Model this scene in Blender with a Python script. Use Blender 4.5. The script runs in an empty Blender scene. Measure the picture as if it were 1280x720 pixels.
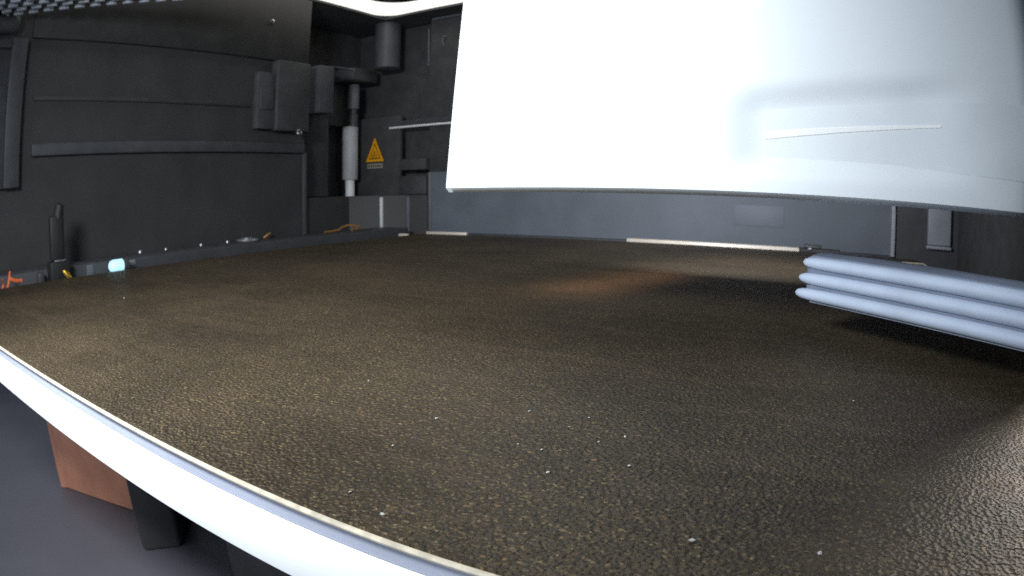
import bpy, bmesh, math, random
from mathutils import Vector, Matrix, noise

# ------------------------------------------------------------------ camera, world, lamps, exposure
# 1 unit = 22 mm; x runs along the rear wall, y into the chamber, z up, the plate's top is z = 0
scene = bpy.context.scene
COL = scene.collection
scene.unit_settings.scale_length = 0.022
random.seed(4)

cam_data = bpy.data.cameras.new('chamber_camera')
cam = bpy.data.objects.new('chamber_camera', cam_data)
COL.objects.link(cam)
cam.location = (0, 0, 1)
cam.rotation_euler = (math.radians(90) - 0.14404, 0, 0.50038)
cam_data.type = 'PANO'                      # the photograph comes from a wide, barrel-distorting lens
cam_data.sensor_width = 36
cam_data.sensor_fit = 'HORIZONTAL'
cc = cam_data
cc.panorama_type = 'FISHEYE_LENS_POLYNOMIAL'
cc.fisheye_fov = math.pi
cc.fisheye_polynomial_k0 = 0.0
cc.fisheye_polynomial_k1 = -1 / 23.501
cc.fisheye_polynomial_k2 = 0.0
cc.fisheye_polynomial_k3 = -0.1009 / 23.501 ** 3
cc.fisheye_polynomial_k4 = 0.0
cam_data.clip_start = 0.01
cam_data.clip_end = 200
scene.camera = cam
cam_data.dof.use_dof = True               # slight lens softness, sharpest on the near half of the plate
cam_data.dof.focus_distance = 3.0
cam_data.lens = 50
cam_data.dof.aperture_fstop = 5.5

world = bpy.data.worlds.new('World')
scene.world = world
world.use_nodes = True
bg = world.node_tree.nodes['Background']
bg.inputs[0].default_value = (0.75, 0.85, 1.0, 1)
bg.inputs[1].default_value = 0.6

def area(name, loc, target, sx, sy, power, col):
    l = bpy.data.lights.new(name, 'AREA')
    l.shape = 'RECTANGLE'; l.size = sx; l.size_y = sy; l.energy = power; l.color = col
    o = bpy.data.objects.new(name, l); COL.objects.link(o)
    o.location = loc
    o.rotation_euler = (Vector(target) - Vector(loc)).to_track_quat('-Z', 'Y').to_euler()
    return o
area('chamber_lamp', (-3.6, -1.2, 3.6), (-4.6, 4.5, 0.7), 2.0, 1.1, 500, (0.9, 0.965, 1.0)).data.spread = math.radians(122)
area('tool_lamp', (-1.6, 8.4, 1.8), (-0.8, 14.0, 0.5), 1.2, 0.4, 175, (0.88, 0.93, 1.0))
area('sheen_lamp', (-2.55, 7.2, 1.2), (-2.55, 7.2, 0.0), 0.15, 2.4, 7.0, (1.0, 0.66, 0.42)).data.spread = math.radians(75)  # added lamp, long and thin, shaped to lay a warm sheen on the plate
bpy.data.objects['sheen_lamp'].rotation_euler = (0, 0, -0.22)
area('nozzle_lamp', (2.25, 4.4, 1.5), (1.5, 2.6, 0.0), 0.4, 0.35, 9, (1.0, 0.96, 0.92)).data.spread = math.radians(50)

scene.view_settings.view_transform = 'Standard'
scene.view_settings.look = 'None'
scene.view_settings.exposure = 0
scene.view_settings.gamma = 1
scene.view_settings.use_curve_mapping = False
scene.cycles.use_denoising = False
scene.cycles.max_bounces = 5
scene.cycles.sample_clamp_direct = 3.0
scene.cycles.sample_clamp_indirect = 1.0

# ------------------------------------------------------------------ materials
def mat(name, col, rough=0.5, metal=0.0, var=0.15, scale=3.0, bump=0.0, bscale=60.0, emit=0, spec=0.5):
    m = bpy.data.materials.new(name); m.use_nodes = True
    nt = m.node_tree; b = nt.nodes['Principled BSDF']
    b.inputs['Roughness'].default_value = rough; b.inputs['Metallic'].default_value = metal
    b.inputs['Specular IOR Level'].default_value = spec
    tc = nt.nodes.new('ShaderNodeTexCoord')
    n = nt.nodes.new('ShaderNodeTexNoise'); n.inputs['Scale'].default_value = scale; n.inputs['Detail'].default_value = 5
    nt.links.new(tc.outputs['Object'], n.inputs['Vector'])
    r = nt.nodes.new('ShaderNodeValToRGB')
    r.color_ramp.elements[0].position = 0.3; r.color_ramp.elements[1].position = 0.7
    r.color_ramp.elements[0].color = [c * (1 - var) for c in col] + [1]
    r.color_ramp.elements[1].color = [min(1, c * (1 + var)) for c in col] + [1]
    nt.links.new(n.outputs['Fac'], r.inputs['Fac']); nt.links.new(r.outputs['Color'], b.inputs['Base Color'])
    mr = nt.nodes.new('ShaderNodeMapRange')
    mr.inputs['To Min'].default_value = max(0.02, rough - 0.08); mr.inputs['To Max'].default_value = min(1, rough + 0.08)
    nt.links.new(n.outputs['Fac'], mr.inputs['Value']); nt.links.new(mr.outputs['Result'], b.inputs['Roughness'])
    if bump:
        n2 = nt.nodes.new('ShaderNodeTexNoise'); n2.inputs['Scale'].default_value = bscale; n2.inputs['Detail'].default_value = 3
        nt.links.new(tc.outputs['Object'], n2.inputs['Vector'])
        bp = nt.nodes.new('ShaderNodeBump'); bp.inputs['Strength'].default_value = bump; bp.inputs['Distance'].default_value = 0.01
        nt.links.new(n2.outputs['Fac'], bp.inputs['Height']); nt.links.new(bp.outputs['Normal'], b.inputs['Normal'])
    if emit:
        b.inputs['Emission Color'].default_value = (*col, 1); b.inputs['Emission Strength'].default_value = emit
    return m

M = dict(
    black=mat('black_plastic', (0.062, 0.062, 0.065), 0.5, var=0.2, bump=0.15),
    soot=mat('matt_black_plastic', (0.056, 0.056, 0.057), 0.75, var=0.2),
    left=mat('charcoal_wall_plastic', (0.053, 0.053, 0.053), 0.6, var=0.12, scale=1.2, bump=0.2, bscale=30),
    rear=mat('slate_wall_plastic', (0.142, 0.158, 0.188), 0.6, var=0.1, scale=1.5, bump=0.2, bscale=30),
    rear_light=mat('paler_slate_plastic', (0.185, 0.20, 0.24), 0.6, var=0.06),
    grey=mat('grey_plastic', (0.16, 0.165, 0.18), 0.5, var=0.15),
    floor=mat('blue_grey_base', (0.12, 0.115, 0.135), 0.5, var=0.06, scale=1.2),
    dgrey=mat('dark_grey_plastic', (0.07, 0.073, 0.08), 0.5, var=0.15),
    white=mat('white_plastic', (0.76, 0.81, 0.85), 0.45, var=0.02, scale=1),
    recess_shade=mat('recess_shade_grey', (0.735, 0.785, 0.825), 0.5, var=0.03),  # cover white made slightly greyer, for the shade inside the recess
    rim=mat('white_insulation', (0.88, 0.89, 0.89), 0.5, var=0.03),
    alu=mat('brushed_aluminium', (0.55, 0.57, 0.63), 0.35, 0.8, var=0.1),
    steel=mat('polished_steel', (0.75, 0.76, 0.78), 0.22, 1.0, var=0.05),
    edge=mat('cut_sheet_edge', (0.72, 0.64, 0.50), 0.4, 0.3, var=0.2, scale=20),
    edge_lit=mat('lamplit_metal_edge', (0.90, 0.79, 0.68), 0.4, 0.3, var=0.05),  # pale peach colour carries the lamp's reflection on the metal
    bedgrey=mat('grey_bed_edge', (0.40, 0.42, 0.51), 0.45, var=0.06),
    ink2=mat('deep_black_rubber', (0.018, 0.018, 0.018), 0.6),
    matt=mat('matt_grey_metal', (0.48, 0.49, 0.52), 0.6, 0.1, var=0.08),
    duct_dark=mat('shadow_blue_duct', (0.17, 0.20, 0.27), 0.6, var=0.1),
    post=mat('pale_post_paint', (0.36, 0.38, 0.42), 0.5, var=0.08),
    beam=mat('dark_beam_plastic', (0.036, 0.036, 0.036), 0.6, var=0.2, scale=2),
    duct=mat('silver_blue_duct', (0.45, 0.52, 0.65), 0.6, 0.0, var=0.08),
    orange=mat('orange_plastic', (0.74, 0.33, 0.205), 0.5, var=0.1),
    sign=mat('warning_yellow', (0.95, 0.42, 0.01), 0.5, var=0.05),
    ink=mat('warning_ink', (0.05, 0.025, 0.005), 0.6),
    paper=mat('label_print', (0.35, 0.33, 0.28), 0.6),
    amber=mat('brown_filament', (0.30, 0.15, 0.05), 0.4, var=0.2),
    brass=mat('yellow_brass', (0.85, 0.55, 0.08), 0.25, 0.9),
    redw=mat('orange_wire', (0.75, 0.16, 0.05), 0.5),
    crumb=mat('pale_crumb', (0.5, 0.5, 0.48), 0.4),
    led=mat('blue_indicator', (0.45, 0.80, 1.0), 0.4, emit=0.9),
    strip=mat('light_strip_diffuser', (1.0, 0.97, 0.90), 0.5, var=0.0, emit=1.1),
    glass=mat('smoked_lid', (0.045, 0.02, 0.016), 0.12, var=0.1),
)

def plate_material():
    m = bpy.data.materials.new('textured_gold_coating'); m.use_nodes = True
    nt = m.node_tree; b = nt.nodes['Principled BSDF']; N = nt.nodes.new; L = nt.links.new
    tc = N('ShaderNodeTexCoord')
    vo = N('ShaderNodeTexVoronoi'); vo.inputs['Scale'].default_value = 92; vo.feature = 'F1'
    vo2 = N('ShaderNodeTexVoronoi'); vo2.inputs['Scale'].default_value = 50; vo2.feature = 'SMOOTH_F1'
    fine = N('ShaderNodeTexNoise'); fine.inputs['Scale'].default_value = 70; fine.inputs['Detail'].default_value = 3
    big = N('ShaderNodeTexNoise'); big.inputs['Scale'].default_value = 0.55; big.inputs['Detail'].default_value = 6
    mid = N('ShaderNodeTexNoise'); mid.inputs['Scale'].default_value = 9; mid.inputs['Detail'].default_value = 4
    wob = N('ShaderNodeVectorMath'); wob.operation = 'MULTIPLY_ADD'
    nz = N('ShaderNodeTexNoise'); nz.inputs['Scale'].default_value = 25
    for t in (nz, fine, big, mid): t.noise_dimensions = '2D'
    for t in (vo, vo2): t.voronoi_dimensions = '2D'
    for t in (nz, fine, big, mid): L(tc.outputs['Object'], t.inputs['Vector'])
    L(nz.outputs['Color'], wob.inputs[0]); wob.inputs[1].default_value = (0.012, 0.012, 0.0); L(tc.outputs['Object'], wob.inputs[2])
    L(wob.outputs[0], vo.inputs['Vector']); L(wob.outputs[0], vo2.inputs['Vector'])
    sep = N('ShaderNodeSeparateColor'); L(vo.outputs['Color'], sep.inputs[0])
    ramp = N('ShaderNodeValToRGB'); e = ramp.color_ramp.elements
    e[0].position = 0.0; e[0].color = (0.050, 0.037, 0.022, 1)
    e[1].position = 1.0; e[1].color = (0.22, 0.155, 0.075, 1)
    for pos, c in ((0.6, (0.074, 0.053, 0.031, 1)), (0.9, (0.105, 0.075, 0.041, 1))):
        k = e.new(pos); k.color = c
    L(sep.outputs[0], ramp.inputs['Fac'])
    mx = N('ShaderNodeMix'); mx.data_type = 'RGBA'; mx.blend_type = 'MULTIPLY'; mx.inputs[0].default_value = 1
    mr = N('ShaderNodeMapRange'); mr.inputs['From Min'].default_value = 0.3; mr.inputs['From Max'].default_value = 0.7
    mr.inputs['To Min'].default_value = 0.6; mr.inputs['To Max'].default_value = 1.15
    L(big.outputs['Fac'], mr.inputs['Value']); L(ramp.outputs['Color'], mx.inputs[6]); L(mr.outputs[0], mx.inputs[7])
    # scuffs: long faint rubbed streaks, and rounded stains
    mp = N('ShaderNodeMapping'); mp.inputs['Scale'].default_value = (0.35, 2.2, 1); mp.inputs['Rotation'].default_value = (0, 0, 0.35)
    sc_ = N('ShaderNodeTexNoise'); sc_.noise_dimensions = '2D'; sc_.inputs['Scale'].default_value = 2.2; sc_.inputs['Detail'].default_value = 7; sc_.inputs['Distortion'].default_value = 0.8
    L(tc.outputs['Object'], mp.inputs['Vector']); L(mp.outputs[0], sc_.inputs['Vector'])
    sr = N('ShaderNodeMapRange'); sr.inputs['From Min'].default_value = 0.5; sr.inputs['From Max'].default_value = 0.75
    sr.inputs['To Min'].default_value = 0.0; sr.inputs['To Max'].default_value = 0.28
    L(sc_.outputs['Fac'], sr.inputs['Value'])
    m2 = N('ShaderNodeMix'); m2.data_type = 'RGBA'; m2.inputs[7].default_value = (0.14, 0.095, 0.06, 1)
    L(sr.outputs[0], m2.inputs[0]); L(mx.outputs[2], m2.inputs[6])
    L(m2.outputs[2], b.inputs['Base Color'])
    b.inputs['Metallic'].default_value = 0.35
    rr = N('ShaderNodeMapRange'); rr.inputs['To Min'].default_value = 0.42; rr.inputs['To Max'].default_value = 0.66
    L(mid.outputs['Fac'], rr.inputs['Value']); L(rr.outputs[0], b.inputs['Roughness'])
    add = N('ShaderNodeMath'); add.operation = 'MULTIPLY_ADD'; add.inputs[1].default_value = 0.45
    L(fine.outputs['Fac'], add.inputs[0]); L(vo2.outputs['Distance'], add.inputs[2])
    bp = N('ShaderNodeBump'); bp.inputs['Strength'].default_value = 1.0; bp.inputs['Distance'].default_value = 0.012
    L(add.outputs[0], bp.inputs['Height']); L(bp.outputs['Normal'], b.inputs['Normal'])
    return m
M['plate'] = plate_material()

# ------------------------------------------------------------------ helpers
def root(name, loc, label, cat, group=None):
    o = bpy.data.objects.new(name, None); COL.objects.link(o); o.location = loc; o.empty_display_size = 0.2
    return tag(o, label, cat, group)
def tag(o, label, cat, group=None):
    o['label'] = label; o['category'] = cat
    if group: o['group'] = group
    return o
def struct(o):
    o['kind'] = 'structure'; return o
def wloc(o):
    v = Vector(o.location)
    while o.parent: o = o.parent; v += Vector(o.location)
    return v
def link(name, bm, m, parent=None, smooth=False):
    """bm in world coordinates -> one mesh object whose origin is the foot of its own box"""
    bmesh.ops.recalc_face_normals(bm, faces=bm.faces)
    xs = [v.co.x for v in bm.verts]; ys = [v.co.y for v in bm.verts]; zs = [v.co.z for v in bm.verts]
    c = Vector(((min(xs) + max(xs)) / 2, (min(ys) + max(ys)) / 2, min(zs)))
    bmesh.ops.translate(bm, verts=bm.verts, vec=-c)
    me = bpy.data.meshes.new(name); bm.to_mesh(me); bm.free()
    if smooth:
        for p in me.polygons: p.use_smooth = True
    me.materials.append(M[m])
    o = bpy.data.objects.new(name, me); COL.objects.link(o)
    if parent is not None:
        o.parent = parent; o.location = c - wloc(parent)
    else: o.location = c
    if smooth:
        try: me.set_sharp_from_angle(angle=math.radians(40))
        except Exception: pass
    return o
def bevel(bm, w, seg=2, ang=30):
    if w:
        es = [e for e in bm.edges if len(e.link_faces) == 2 and e.calc_face_angle(0) > math.radians(ang)]
        bmesh.ops.bevel(bm, geom=es, offset=w, segments=seg, profile=0.5, affect='EDGES', clamp_overlap=True)
def box(name, x, y, z, m, parent=None, bv=0.0, seg=2):
    bm = bmesh.new(); bmesh.ops.create_cube(bm, size=1)
    for v in bm.verts:
        v.co = Vector((x[0] + (v.co.x + .5) * (x[1] - x[0]), y[0] + (v.co.y + .5) * (y[1] - y[0]), z[0] + (v.co.z + .5) * (z[1] - z[0])))
    bevel(bm, bv, seg)
    return link(name, bm, m, parent, smooth=bv > 0)
def prism(name, pts, z0, z1, m, parent=None, bv=0.0, seg=2):
    bm = bmesh.new()
    a = [bm.verts.new((x, y, z0)) for x, y in pts]; b = [bm.verts.new((x, y, z1)) for x, y in pts]
    bm.faces.new(a[::-1]); bm.faces.new(b); n = len(pts)
    for i in range(n): bm.faces.new((a[i], a[(i + 1) % n], b[(i + 1) % n], b[i]))
    bmesh.ops.recalc_face_normals(bm, faces=bm.faces)
    bevel(bm, bv, seg)
    return link(name, bm, m, parent, smooth=bv > 0)
def tube_into(bm, pts, radii, n=14, caps=True):
    pts = [Vector(p) for p in pts]; rings = []
    up = Vector((0, 0, 1))
    for i, p in enumerate(pts):
        t = (pts[min(i + 1, len(pts) - 1)] - pts[max(i - 1, 0)]).normalized()
        s = t.cross(up)
        if s.length < 1e-3: s = t.cross(Vector((0, 1, 0)))
        s.normalize(); w = s.cross(t).normalized()
        r = radii[i] if isinstance(radii, (list, tuple)) else radii
        rings.append([bm.verts.new(p + r * (math.cos(2 * math.pi * k / n) * s + math.sin(2 * math.pi * k / n) * w)) for k in range(n)])
    for a, b in zip(rings, rings[1:]):
        for k in range(n): bm.faces.new((a[k], a[(k + 1) % n], b[(k + 1) % n], b[k]))
    if caps: bm.faces.new(rings[0]); bm.faces.new(rings[-1])
def tube(name, pts, radii, m, parent=None, n=14):
    bm = bmesh.new(); tube_into(bm, pts, radii, n); return link(name, bm, m, parent, smooth=True)
def lathe(name, c, prof, m, parent=None, n=24):
    """prof: (r, z) upward about the vertical through c"""
    return tube(name, [(c[0], c[1], z) for r, z in prof], [max(r, 1e-4) for r, z in prof], m, parent, n)
def rounded(x0, x1, y0, y1, r, n=6):
    out = []
    for cx, cy, a in ((x1 - r, y1 - r, 0), (x0 + r, y1 - r, 90), (x0 + r, y0 + r, 180), (x1 - r, y0 + r, 270)):
        for k in range(n + 1):
            t = math.radians(a + 90 * k / n); out.append((cx + r * math.cos(t), cy + r * math.sin(t)))
    return out
def lift(dz, *pts): return [(x, y, z + dz) for x, y, z in pts]

# ------------------------------------------------------------------ the chamber (setting)
struct(box('chamber_floor', (-17.4, 3.2), (-0.6, 15), (-3.2, -3.0), 'floor'))
lw = struct(box('left_wall', (-11.5, -11.2), (-0.6, 10.57), (-0.5, 5.7), 'left'))
box('rib', (-11.2, -11.08), (3.62, 10.5), (1.98, 2.2), 'dgrey', lw, 0.03)
box('rib', (-11.2, -11.15), (3.62, 8.85), (2.95, 3.03), 'left', lw, 0.02)
box('upper_beam', (-11.19, -11.1), (3.45, 10.56), (4.06, 5.69), 'beam', lw, 0.02)
box('wall_end_trim', (-11.21, -11.12), (10.5, 10.6), (0.1, 2.0), 'dgrey', lw, 0.02)
cw = struct(prism('corner_wall', [(-13.2, 10.57), (-13.0, 10.57), (-13.0, 14.5), (-10.05, 14.5), (-10.05, 14.8), (-13.2, 14.8)], -3.0, 5.7, 'soot'))
struct(box('lower_side_wall', (-17.4, -17.2), (-0.6, 14.8), (-3.0, -0.5), 'floor'))
rw = struct(box('rear_wall', (-10.05, 1.24), (14.0, 14.3), (-3.0, 5.7), 'rear'))
box('edge_trim', (-10.09, -10.0), (13.95, 14.05), (0.0, 1.53), 'grey', rw, 0.02)
box('access_panel', (-2.32, -1.22), (13.988, 14.01), (0.40, 0.84), 'rear_light', rw, 0.008)
box('upper_panel', (-10.04, 1.23), (13.95, 13.995), (1.54, 5.65), 'soot', rw, 0.01)
box('edge_trim', (1.2, 1.29), (13.94, 14.06), (-0.05, 5.6), 'matt', rw, 0.02)
box('skirting', (-10.0, 1.2), (13.8, 13.99), (-3.0, -0.02), 'dgrey', rw, 0.03)
struct(box('rear_wall_recess', (1.24, 2.9), (14.03, 14.35), (-3.0, 5.7), 'dgrey'))
struct(box('right_wall', (2.8, 3.0), (-0.6, 14.12), (-3.0, 5.7), 'soot'))
ledge = struct(box('side_ledge', (-11.2, -10.3), (-0.6, 13.4), (-0.5, 0.12), 'dgrey', None, 0.04))
box('joint_tab', (-10.33, -10.28), (4.42, 4.56), (-0.12, 0.1), 'grey', ledge, 0.01)

# ------------------------------------------------------------------ lid and light strip at the top
lid = root('chamber_lid', (-5, 7, 5.7), 'dark smoked lid with rounded corner, closing the top of the chamber', 'lid')
pts = rounded(-10.15, 2.8, -0.6, 12.35, 0.8)
prism('lid_panel', pts, 5.7, 5.82, 'glass', lid, 0.02)
for n_, x, y in (('lid_frame', (-11.5, -11.1), (-0.6, 10.6)), ('lid_frame', (-13.2, -11.1), (10.6, 13.3)), ('lid_frame', (-13.2, 2.8), (13.3, 14.8))):
    box(n_, x, y, (5.702, 5.9), 'soot', lid)
ls = root('light_strip', (-10.6, 12.9, 5.75), 'glowing white light strip bent round the top rear corner', 'light strip')
bm = bmesh.new()
outer = [(-11.1, -0.6), (-11.1, 12.75)] + [(-10.55 + 0.55 * math.cos(math.radians(a)), 12.75 + 0.55 * math.sin(math.radians(a))) for a in range(165, 89, -15)] + [(2.8, 13.3)]
inner = [(-10.05, -0.6), (-10.05, 11.6)] + [(-9.4 + 0.65 * math.cos(math.radians(a)), 11.8 + 0.65 * math.sin(math.radians(a))) for a in range(165, 89, -15)] + [(2.8, 12.45)]
va = [bm.verts.new((x, y, 5.76)) for x, y in outer]; vb = [bm.verts.new((x, y, 5.76)) for x, y in inner]
vc = [bm.verts.new((x, y, 5.86)) for x, y in outer]; vd = [bm.verts.new((x, y, 5.86)) for x, y in inner]
for i in range(len(va) - 1):
    bm.faces.new((va[i], va[i + 1], vb[i + 1], vb[i])); bm.faces.new((vc[i], vc[i + 1], vd[i + 1], vd[i]))
    bm.faces.new((va[i], va[i + 1], vc[i + 1], vc[i])); bm.faces.new((vb[i], vb[i + 1], vd[i + 1], vd[i]))
link('diffuser', bm, 'strip', ls)

# ------------------------------------------------------------------ heated bed and build plate
X0, X1, Y0, Y1 = -9.62, 1.73, 1.33, 13.02
bed = root('heated_bed', (-3.9, 7.2, -0.6), 'white rimmed heated bed under the brown textured plate', 'heated bed')
prism('heater_plate', rounded(X0 + .02, X1 - .02, Y0 + .015, Y1 - .02, 0.3), -0.112, -0.042, 'bedgrey', bed, 0.008)
prism('insulation_rim', rounded(X0 - .005, X1 + .005, Y0 - .005, Y1 + .005, 0.3), -0.355, -0.116, 'rim', bed, 0.012)
prism('underside_tray', rounded(X0 + .3, X1 - .3, Y0 + .3, Y1 - .3, 0.3), -0.6, -0.363, 'soot', bed)
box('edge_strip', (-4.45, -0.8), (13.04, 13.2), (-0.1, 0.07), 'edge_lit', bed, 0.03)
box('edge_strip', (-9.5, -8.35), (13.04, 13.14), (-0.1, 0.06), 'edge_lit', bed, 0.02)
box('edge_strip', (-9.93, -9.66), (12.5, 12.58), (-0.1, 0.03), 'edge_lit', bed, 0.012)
plate = root('build_plate', (-3.9, 7.2, -0.04), 'dark brown gold textured build plate lying flat across the chamber', 'build plate')
sheet = prism('textured_sheet', rounded(X0, X1, Y0, Y1, 0.25), -0.037, 0.0, 'plate', plate)
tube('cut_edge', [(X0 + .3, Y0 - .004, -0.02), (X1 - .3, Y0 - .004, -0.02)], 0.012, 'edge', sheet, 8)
tube('corner_edge_glint', [(1.27, 12.02, 0.012), (1.70, 12.08, 0.012), (1.715, 11.95, 0.012), (1.72, 10.1, 0.012)], 0.014, 'edge', sheet, 8)  # pale thread added as the highlight along the corner
clip = root('plate_clip', (-0.45, 13.3, 0.0), 'small black clip at the rear edge of the brown plate', 'clip')
box('clip_base', (-0.85, 0.05), (13.1, 13.4), (-0.08, 0.06), 'soot', clip, 0.03)
box('clip_jaw', (-0.72, -0.35), (13.12, 13.36), (0.06, 0.13), 'black', clip, 0.03)
tube('clip_pin', [(-0.62, 13.08, 0.06), (-0.55, 13.08, 0.06)], 0.03, 'alu', clip)

# ------------------------------------------------------------------ white tool head
th = root('tool_head', (-0.3, 5.8, 1.0), 'large white tool head hanging over the brown plate, bright on its left', 'tool head')
bm = bmesh.new()
NX, NZ = 120, 72
def xl(z): return -3.015 + 0.1 * (z - 1.0)
XR, ZB, ZT = 1.75, 1.0, 3.5
grid = []
for j in range(NZ + 1):
    row = []
    z = ZB + (ZT - ZB) * j / NZ
    for i in range(NX + 1):
        u = i / NX
        # denser near the left edge
        u = u ** 1.35
        x = xl(z) + (XR - xl(z)) * u
        y = 4.2
        def rnd(d, r): return r - math.sqrt(max(0.0, r * r - (r - min(d, r)) ** 2))
        y += rnd(x - xl(z), 0.3) + rnd(z - ZB, 0.05) + rnd(XR - x, 0.3)
        y += 0.09 * max(0, x + 0.6) ** 2
        # shallow pocket across the right half
        def sm(a, b, t):
            t = max(0, min(1, (t - a) / (b - a))); return t * t * (3 - 2 * t)
        top = 1.60 + 0.13 * (x + 0.55)
        p = sm(-0.78, -0.5, x) * sm(1.13, 1.27, z) * (1 - sm(top - 0.06, top + 0.14, z)) * (1 - sm(0.5, 1.15, x))
        y += 0.055 * p
        # round thumb notch further up
        d = math.hypot(x + 0.76, (z - 2.62) * 1.0)
        y += 0.06 * (1 - sm(0.2, 0.45, d))
        row.append(bm.verts.new((x, y, z)))
    grid.append(row)
for j in range(NZ):
    for i in range(NX):
        bm.faces.new((grid[j][i], grid[j][i + 1], grid[j + 1][i + 1], grid[j + 1][i]))
# returns: the shell's sides run back to the carriage
back = 5.2
def strip(vs):
    w = [bm.verts.new((v.co.x, back, v.co.z)) for v in vs]
    for i in range(len(vs) - 1): bm.faces.new((vs[i], vs[i + 1], w[i + 1], w[i]))
strip(grid[0]); strip(grid[-1]); strip([r[0] for r in grid]); strip([r[-1] for r in grid])
link('front_cover', bm, 'white', th, smooth=True)
box('carriage', (-2.4, 1.65), (5.2, 7.4), (1.06, 3.4), 'black', th, 0.08)
def front_y(x): return 4.2 + 0.09 * max(0, x + 0.6) ** 2
bm = bmesh.new(); vv = []
for a in range(12):
    xa = -0.5 + 1.25 * a / 11; t_ = max(0, (xa - 0.5) / 0.65)
    ya = front_y(xa) + 0.055 * (1 - t_ * t_ * (3 - 2 * t_)) - 0.008
    zc = 1.40 + 0.115 * (xa + 0.5); hw = 0.03 * (1 - 0.7 * a / 11)
    vv.append([bm.verts.new((xa, ya + d_, zc + e_ * hw)) for d_, e_ in ((0.006, -1), (0.0, -0.7), (0.0, 0.7), (0.006, 1))])
for a in range(11):
    for k in range(3): bm.faces.new((vv[a][k], vv[a][k + 1], vv[a + 1][k + 1], vv[a + 1][k]))
link('ridge', bm, 'rim', th)
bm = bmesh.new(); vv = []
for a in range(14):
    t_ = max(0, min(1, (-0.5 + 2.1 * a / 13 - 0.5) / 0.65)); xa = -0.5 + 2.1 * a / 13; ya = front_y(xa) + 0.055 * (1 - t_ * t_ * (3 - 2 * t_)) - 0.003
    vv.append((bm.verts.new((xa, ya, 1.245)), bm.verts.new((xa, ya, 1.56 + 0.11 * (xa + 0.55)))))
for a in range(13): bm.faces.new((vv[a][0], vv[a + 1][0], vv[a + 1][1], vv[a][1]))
link('recess_shade_panel', bm, 'recess_shade', th, smooth=True)  # added panel, its greyer colour stands for shade in the pocket
box('carriage_arm', (-0.6, 0.6), (7.4, 13.6), (2.55, 2.95), 'black', th, 0.05)
box('lamp_housing', (-2.3, -0.9), (7.4, 8.3), (1.85, 2.3), 'black', th, 0.05)

# finned duct below the tool head
P0 = Vector((-0.32, 5.02)); D = Vector((0.772, -0.636)).normalized(); Nn = Vector((-D.y, D.x))   # Nn points back, away from the lens
if Nn.y < 0: Nn = -Nn
duct = root('cooling_duct', (0.9, 4.2, 0.2), 'silver blue duct with three long ridges under the white tool head', 'duct')
zb, zt = 0.255, 0.60
def loft(name, prof, stations, m, parent):
    bm = bmesh.new(); rings = []
    zc = sum(z for _, z in prof) / len(prof); nc = sum(a for a, _ in prof) / len(prof)
    for s_, k in stations:
        c = P0 + D * s_
        rings.append([bm.verts.new((c.x + Nn.x * (nc + (a - nc) * k), c.y + Nn.y * (nc + (a - nc) * k), zc + (z - zc) * k)) for a, z in prof])
    n = len(prof)
    for a, b in zip(rings, rings[1:]):
        for k in range(n): bm.faces.new((a[k], a[(k + 1) % n], b[(k + 1) % n], b[k]))
    bm.faces.new(rings[0]); bm.faces.new(rings[-1])
    return link(name, bm, m, parent, smooth=True)
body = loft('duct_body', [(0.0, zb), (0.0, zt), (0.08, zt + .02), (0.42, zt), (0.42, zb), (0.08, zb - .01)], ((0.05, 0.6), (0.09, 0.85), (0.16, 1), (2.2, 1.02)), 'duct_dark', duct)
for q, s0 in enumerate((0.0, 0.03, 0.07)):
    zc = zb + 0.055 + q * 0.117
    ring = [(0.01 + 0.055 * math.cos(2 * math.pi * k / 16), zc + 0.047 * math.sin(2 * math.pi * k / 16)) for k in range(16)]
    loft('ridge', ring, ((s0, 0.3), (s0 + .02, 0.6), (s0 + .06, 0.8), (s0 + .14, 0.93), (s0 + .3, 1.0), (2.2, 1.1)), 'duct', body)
box('mounting_neck', (1.42, 1.6), (3.72, 4.4), (0.52, 1.3), 'soot', duct, 0.03)

# ------------------------------------------------------------------ rear left corner
hs = root('corner_housing', (-11.5, 13, -3.0), 'dark stepped housing in the rear corner, below the grey rod', 'housing')
prism('lower_shell', [(-11.2, 10.62), (-12.0, 13.0), (-11.2, 13.42), (-10.72, 13.95), (-10.12, 13.95), (-10.12, 14.45), (-12.95, 14.45), (-12.95, 10.62)], -2.98, 0.95, 'left', hs, 0.015)
box('bright_corner_trim', (-11.235, -11.165), (13.36, 13.44), (-0.1, 0.9), 'rim', hs, 0.015)
box('corner_trim', (-10.74, -10.66), (13.87, 13.96), (-0.1, 0.9), 'grey', hs, 0.015)
box('sticker_panel', (-12.66, -11.05), (14.0, 14.12), (0.95, 3.12), 'soot', hs, 0.02)
box('shelf_box', (-10.98, -10.13), (13.9, 14.4), (0.96, 1.45), 'black', hs, 0.03)
box('upper_shelf', (-10.98, -10.13), (13.9, 14.4), (1.6, 1.9), 'soot', hs, 0.03)
rod = root('vertical_rod', (-12.42, 13.5, 0.95), 'upright grey steel rod with a thick sleeve in the rear corner', 'rod')
lathe('rod_shaft', (-12.42, 13.5), [(0.13, 0.95), (0.13, 1.45)], 'rim', rod)
lathe('sleeve', (-12.42, 13.5), [(0.205, 1.4), (0.22, 1.42), (0.22, 2.84), (0.2, 2.87)], 'matt', rod)
lathe('upper_shaft', (-12.32, 13.5), [(0.14, 2.87), (0.14, 3.2), (0.11, 3.22), (0.11, 3.36)], 'dgrey', rod)
lathe('coupling', (-12.32, 13.5), [(0.15, 3.36), (0.16, 3.38), (0.16, 4.0), (0.14, 4.05)], 'grey', rod)
br = root('rod_bracket', (-12.3, 13.3, 4.1), 'black bracket with a bright top edge over the grey rod', 'bracket')
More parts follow.
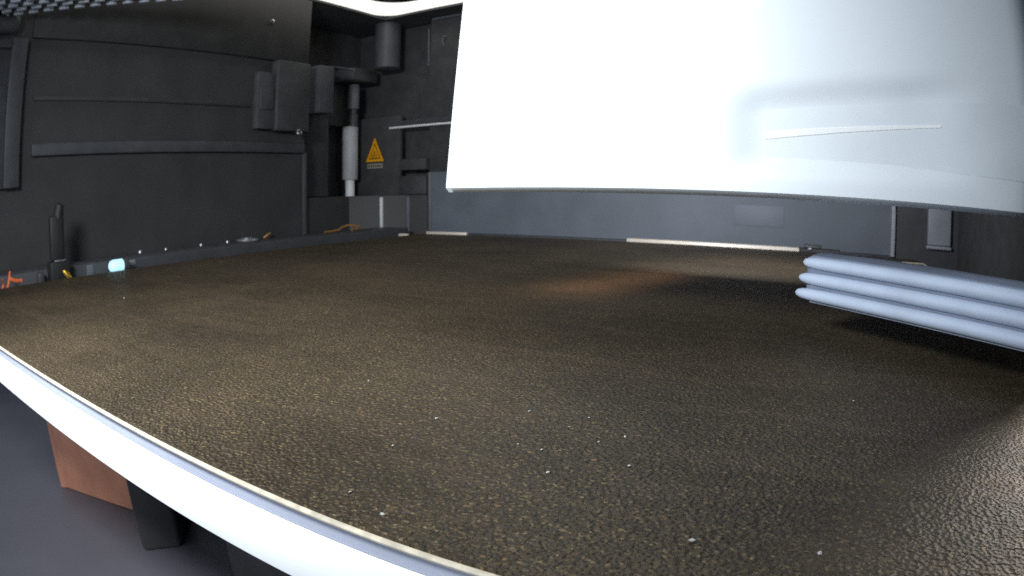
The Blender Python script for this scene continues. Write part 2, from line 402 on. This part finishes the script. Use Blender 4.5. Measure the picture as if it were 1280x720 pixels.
box('bracket_body', (-12.9, -11.9), (13.0, 14.0), (4.1, 4.45), 'black', br, 0.03)
box('bracket_cheek', (-12.9, -12.65), (12.9, 13.9), (2.9, 4.1), 'black', br, 0.03)
bm = bmesh.new(); tube_into(bm, [(-12.85, 12.98, 4.62), (-11.85, 12.98, 4.36)], 0.025, 8); link('top_edge', bm, 'alu', br, True)
st = root('warning_sticker', (-11.93, 13.98, 1.85), 'yellow triangular warning sticker on the dark rear corner panel', 'sticker')
def tri(name, s, y, m, thick=0.006):
    cx, cz = -11.93, 2.10
    bm = bmesh.new(); P = [(-0.325, -0.215), (0.325, -0.215), (0, 0.455)]
    fr = [bm.verts.new((cx + a * s, y, cz + b * s)) for a, b in P]; bk = [bm.verts.new((cx + a * s, y + thick, cz + b * s)) for a, b in P]
    bm.faces.new(fr); bm.faces.new(bk[::-1])
    for i in range(3): bm.faces.new((fr[i], fr[(i + 1) % 3], bk[(i + 1) % 3], bk[i]))
    return link(name, bm, m, st)
tri('border', 1.12, 13.988, 'ink'); tri('yellow_field', 1.0, 13.981, 'sign'); tri('inner_outline', 0.66, 13.976, 'ink', 0.004); tri('inner_field', 0.55, 13.972, 'sign', 0.003)
for dx in (-0.075, 0.0, 0.075):
    tube('heat_wave', [(-11.93 + dx + 0.018 * math.sin(k * 1.6), 13.968, 1.99 + 0.026 * k) for k in range(8 if dx == 0 else 5)], 0.013, 'ink', st, 6)
box('caption', (-12.2, -11.66), (13.985, 13.996), (1.70, 1.83), 'paper', st)
for k in range(6):
    box('caption_mark', (-12.16 + k * .082, -12.11 + k * .082), (13.98, 13.984), (1.74, 1.79), 'ink', st)
mo = root('belt_motor', (-10.95, 9.7, 2.4), 'black stepped motor block on the left wall beside the corner', 'motor')
box('motor_body', (-11.2, -10.9), (9.45, 10.45), (2.45, 4.05), 'black', mo, 0.04)
box('motor_plate', (-11.2, -11.0), (8.95, 9.45), (2.48, 3.75), 'dgrey', mo, 0.04)
box('motor_cap', (-11.2, -10.97), (9.0, 9.4), (2.9, 3.4), 'dgrey', mo, 0.03)
box('motor_bracket', (-11.6, -11.05), (10.9, 11.4), (2.95, 4.12), 'dgrey', mo, 0.04)
box('motor_back_panel', (-12.7, -11.68), (10.62, 11.9), (0.96, 4.2), 'black', mo, 0.04)
def screw(x, y, z, ax, label, r=0.05):
    s = root('screw', (x, y, z), label, 'screw')
    a = Vector(ax)
    p = Vector((x, y, z))
    hd = tube('screw_head', [p - a * .02, p, p + a * r * .6, p + a * r * .8], [r, r, r * .8, r * .25], 'steel', s, 16)
    tube('socket', [p + a * r * .75, p + a * r * .86], r * .35, 'soot', hd, 6)
screw(-10.88, 10.1, 2.42, (0.8, -.5, .3), 'bright screw under the black motor block on the left wall', 0.075)
screw(-11.08, 9.3, 4.95, (1, 0, 0), 'small bright screw high on the dark left wall', 0.055)
rail = root('guide_rail', (-5, 13.8, 2.78), 'thin bright steel rail along the rear wall, left of the tool head', 'rail')
tube('rail_rod', [(-11.3, 13.86, 2.76), (2.6, 13.86, 2.76)], 0.03, 'rim', rail, 12)
box('rail_base', (-11.0, 2.6), (13.9, 14.0), (2.8, 2.95), 'dgrey', rail, 0.02)
pl = root('corner_pillar', (-11.35, 13.7, 4.4), 'dark rounded pillar under the light strip in the rear corner', 'pillar')
lathe('pillar_body', (-11.35, 13.75), [(0.3, 4.38), (0.36, 4.42), (0.36, 5.69)], 'dgrey', pl, 28)
wr = root('hanging_wire', (-10.1, 13.9, 4.4), 'thin pale wire hanging on the rear wall near the light strip', 'wire')
tube('wire_strand', [(-10.1, 13.93, 5.4), (-10.09, 13.92, 4.9), (-10.08, 13.93, 4.45)], 0.015, 'grey', wr, 8)
tube('wire_tip', [(-10.08, 13.93, 4.47), (-10.08, 13.92, 4.40), (-10.08, 13.93, 4.36)], [0.02, 0.05, 0.02], 'alu', wr, 10)
hk = tag(tube('wire_hook', [(-9.62, 13.95, 4.85), (-9.64, 13.9, 5.0), (-9.6, 13.9, 5.1), (-9.55, 13.95, 5.12)], 0.018, 'grey', None, 8), 'tiny pale hook on the rear wall beside the tool head', 'hook')

# right hand post
po = root('rear_post', (2.33, 14.0, 0.2), 'pale grey post at the right end of the rear wall', 'post')
box('post_body', (2.05, 2.6), (13.9, 14.1), (0.26, 5.6), 'post', po, 0.03)
box('post_foot', (2.03, 2.62), (13.88, 14.1), (0.18, 0.25), 'post', po, 0.02)

# ------------------------------------------------------------------ left side details
fb = root('slotted_bracket', (-11.1, 2.9, 1.47), 'tall grey slotted bracket on the left wall at the frame edge', 'bracket')
box('upright', (-11.2, -11.0), (3.02, 3.34), (1.47, 4.02), 'dgrey', fb, 0.02)
box('back_plate', (-11.2, -11.06), (1.6, 3.02), (1.47, 3.2), 'dgrey', fb, 0.02)
box('top_plate', (-11.2, -11.06), (1.6, 3.02), (3.86, 4.02), 'dgrey', fb, 0.02)
box('slot', (-11.06, -11.05), (2.85, 2.93), (1.68, 1.9), 'soot', fb)
tag(tube('idler_roller', [(-11.0, 1.8, 4.26), (-11.0, 2.98, 4.26), (-11.0, 3.06, 4.26), (-11.0, 3.1, 4.26)], [0.17, 0.17, 0.14, 0.06], 'dgrey', None, 20), 'grey round ended roller above the slotted bracket on the left wall', 'roller')
A = Vector((-10.78, 3.1, 4.4)); B = Vector((-9.3, 5.48, 4.4)); dv = (B - A).normalized(); nv = Vector((dv.y, -dv.x, 0))
if nv.x < 0: nv = -nv
gr = root('vent_grille', (-9.8, 4.2, 4.4), 'grey ribbed grille along the top left corner of the frame', 'grille')
def slab(name, s0, s1, t0, t1, z0, z1, m, parent, bv):
    q = [A + dv * s0 + nv * t0, A + dv * s1 + nv * t0, A + dv * s1 + nv * t1, A + dv * s0 + nv * t1]
    return prism(name, [(v.x, v.y) for v in q], z0, z1, m, parent, bv)
gp = slab('grille_plate', -0.9, 3.2, -0.02, 1.0, 4.42, 4.55, 'black', gr, 0.02)
for r_ in range(4):
    for k in range(13):
        s = -0.8 + k * 0.3 + 0.11 * (r_ % 2)
        slab('slat', s, s + 0.2, 0.0 + r_ * 0.24, 0.1 + r_ * 0.24, 4.36, 4.43, 'post', gp, 0.015)

la = root('side_latch', (-10.05, 3.85, -0.05), 'tall black latch standing beside the plate at the left wall', 'latch')
box('latch_base', (-10.25, -10.02), (3.6, 3.98), (-0.12, 0.24), 'ink2', la, 0.03)
prism('latch_blade', [(-10.25, 3.66), (-10.12, 3.66), (-10.1, 3.92), (-10.25, 3.96)], 0.24, 0.95, 'ink2', la, 0.04)
tube('latch_tip', [(-10.2, 3.84, 0.9), (-10.2, 3.88, 1.1), (-10.2, 3.9, 1.14)], [0.1, 0.08, 0.03], 'ink2', la)
box('bright_lip', (-10.03, -10.0), (3.68, 3.9), (0.235, 0.26), 'alu', la, 0.008)
box('side_hinge', (-10.25, -10.1), (3.38, 3.5), (-0.1, 0.1), 'black', la, 0.03)
tag(tube('brass_screw', [(-9.86, 3.78, 0.1), (-9.83, 3.84, 0.03), (-9.8, 3.9, -0.04)], [0.03, 0.05, 0.03], 'brass', None, 12), 'glinting yellow brass screw next to the black latch', 'screw')
ind = root('indicator_light', (-9.85, 4.9, -0.03), 'glowing pale blue capsule beside the left edge of the plate', 'indicator')
tube('lens', [(-9.9, 4.70, 0.055), (-9.9, 4.73, 0.055), (-9.9, 4.79, 0.055), (-9.9, 4.96, 0.055)], [0.04, 0.085, 0.105, 0.105], 'led', ind, 20)
tube('socket', [(-9.9, 4.96, 0.055), (-9.9, 5.05, 0.055)], 0.12, 'soot', ind, 20)
tube('stem', [(-9.9, 5.05, 0.07), (-9.9, 5.22, 0.07)], 0.05, 'alu', ind, 12)
w1 = root('orange_wires', (-9.9, 2.7, -0.05), 'short orange and red wire ends at the left edge of the plate', 'wires')
tube('wire', [(-9.95, 2.68, -0.12), (-9.95, 2.74, 0.0), (-9.97, 2.78, 0.1), (-9.96, 2.8, 0.2)], 0.022, 'redw', w1, 8)
tube('wire', [(-9.95, 2.78, 0.09), (-9.93, 2.88, 0.05), (-9.92, 3.0, 0.04)], 0.03, 'redw', w1, 8)
tube('wire', [(-9.95, 2.62, -0.06), (-9.96, 2.66, 0.02), (-9.96, 2.64, 0.1)], 0.025, 'redw', w1, 8)
for i, (y, r, lab) in enumerate(((6.0, .055, 'nearest'), (6.62, .04, 'second'), (7.5, .045, 'third'), (8.2, .05, 'farthest'))):
    screw(-11.1, y, 0.13, (0, 0, 1), 'tiny screw on the left ledge, %s of the four in a row' % lab, r)
kb = root('ledge_knob', (-10.95, 8.6, 0.12), 'flat shiny knob on the left ledge near the corner', 'knob')
lathe('knob_base', (-10.9, 8.6), [(0.24, 0.12), (0.26, 0.14), (0.24, 0.17)], 'alu', kb)
lathe('knob_cap', (-10.9, 8.6), [(0.13, 0.17), (0.14, 0.2), (0.1, 0.225)], 'steel', kb)
tag(tube('filament_scrap', [(-10.95, 11.0, .14), (-10.92, 11.25, .15), (-10.9, 11.4, .16), (-10.9, 11.55, .22), (-10.86, 11.7, .26), (-10.8, 11.85, .25), (-10.75, 11.98, .21), (-10.78, 12.02, .17), (-10.84, 11.9, .16), (-10.8, 11.8, .15)], 0.028, 'amber', None, 8), 'curled brown filament scrap on the ledge below the grey rod', 'filament scrap')
tag(tube('filament_scrap', [(-11.05, 9.18, .14), (-11.0, 9.25, .2), (-11.0, 9.32, .23), (-11.05, 9.3, .15), (-11.02, 9.2, .16)], 0.028, 'amber', None, 8), 'tiny brown filament bit on the ledge beside the shiny knob', 'filament scrap')

# ------------------------------------------------------------------ below the bed
ob = root('orange_block', (-8.4, 3.4, -3.0), 'orange plastic block below the white rim of the bed', 'block')
prism('block_body', [(-9.22, 2.9), (-7.3, 3.57), (-7.6, 4.4), (-9.5, 3.72)], -3.0, -0.62, 'orange', ob, 0.04)
prism('block_foot', [(-9.3, 2.95), (-9.2, 2.87), (-9.1, 2.95), (-9.2, 3.05)], -3.0, -0.62, 'orange', ob, 0.02)
kb2 = root('black_block', (-6.6, 3.4, -3.0), 'black block below the bed, right beside the orange one', 'block')
prism('block_body', [(-6.6, 2.95), (-6.35, 3.4), (-6.9, 4.0), (-7.3, 3.4)], -3.0, -0.62, 'soot', kb2, 0.05)
box('block_cap', (-7.0, -6.5), (3.2, 3.6), (-0.62, -0.605), 'black', kb2)
kb3 = root('black_bracket', (-4.6, 3.6, -3.0), 'black bracket under the bed at the bottom edge of the picture', 'bracket')
prism('bracket_body', [(-5.15, 3.3), (-3.8, 3.3), (-3.8, 4.1), (-5.15, 4.1)], -3.0, -0.62, 'soot', kb3, 0.05)
box('bracket_flange', (-5.3, -3.7), (3.2, 4.2), (-3.0, -2.9), 'black', kb3, 0.03)

# ------------------------------------------------------------------ crumbs on the plate
crumbs = [(-1.64, 2.3, 1.0), (-1.6, 1.93, .8), (-1.07, 2.2, .6), (-0.95, 2.01, .9), (-0.7, 2.19, .9), (-0.82, 2.48, .7), (-0.33, 1.71, 1.3), (0.07, 1.74, .9),
          (-1.45, 1.5, .8), (-1.25, 1.43, 1.1), (0.16, 3.34, 1.0), (-6.63, 3.32, 1.2), (-1.05, 2.64, .6), (-1.18, 2.21, .6), (-2.31, 2.61, .7), (-1.33, 2.6, .7), (-1.08, 2.49, .6), (-0.9, 2.38, .6)]
CL = {6: 'largest pale crumb, low on the plate right of centre', 7: 'pale crumb nearest the bottom right corner of the plate', 10: 'lone pale crumb on the plate below the silver blue duct', 11: 'lone pale crumb on the plate below the blue indicator', 0: 'bright pale crumb farthest up the cluster on the plate'}
for ci, (x, y, s) in enumerate(crumbs):
    bm = bmesh.new(); bmesh.ops.create_icosphere(bm, subdivisions=1, radius=0.0085 * s)
    for v in bm.verts:
        v.co *= random.uniform(0.7, 1.3); v.co.z *= 0.7; v.co += Vector((x, y, 0.005 * s))
    tag(link('plastic_crumb', bm, 'crumb', None, True), CL.get(ci, 'tiny pale crumb in the loose cluster on the near half of the plate'), 'crumb', 'pale crumbs scattered on the brown plate')
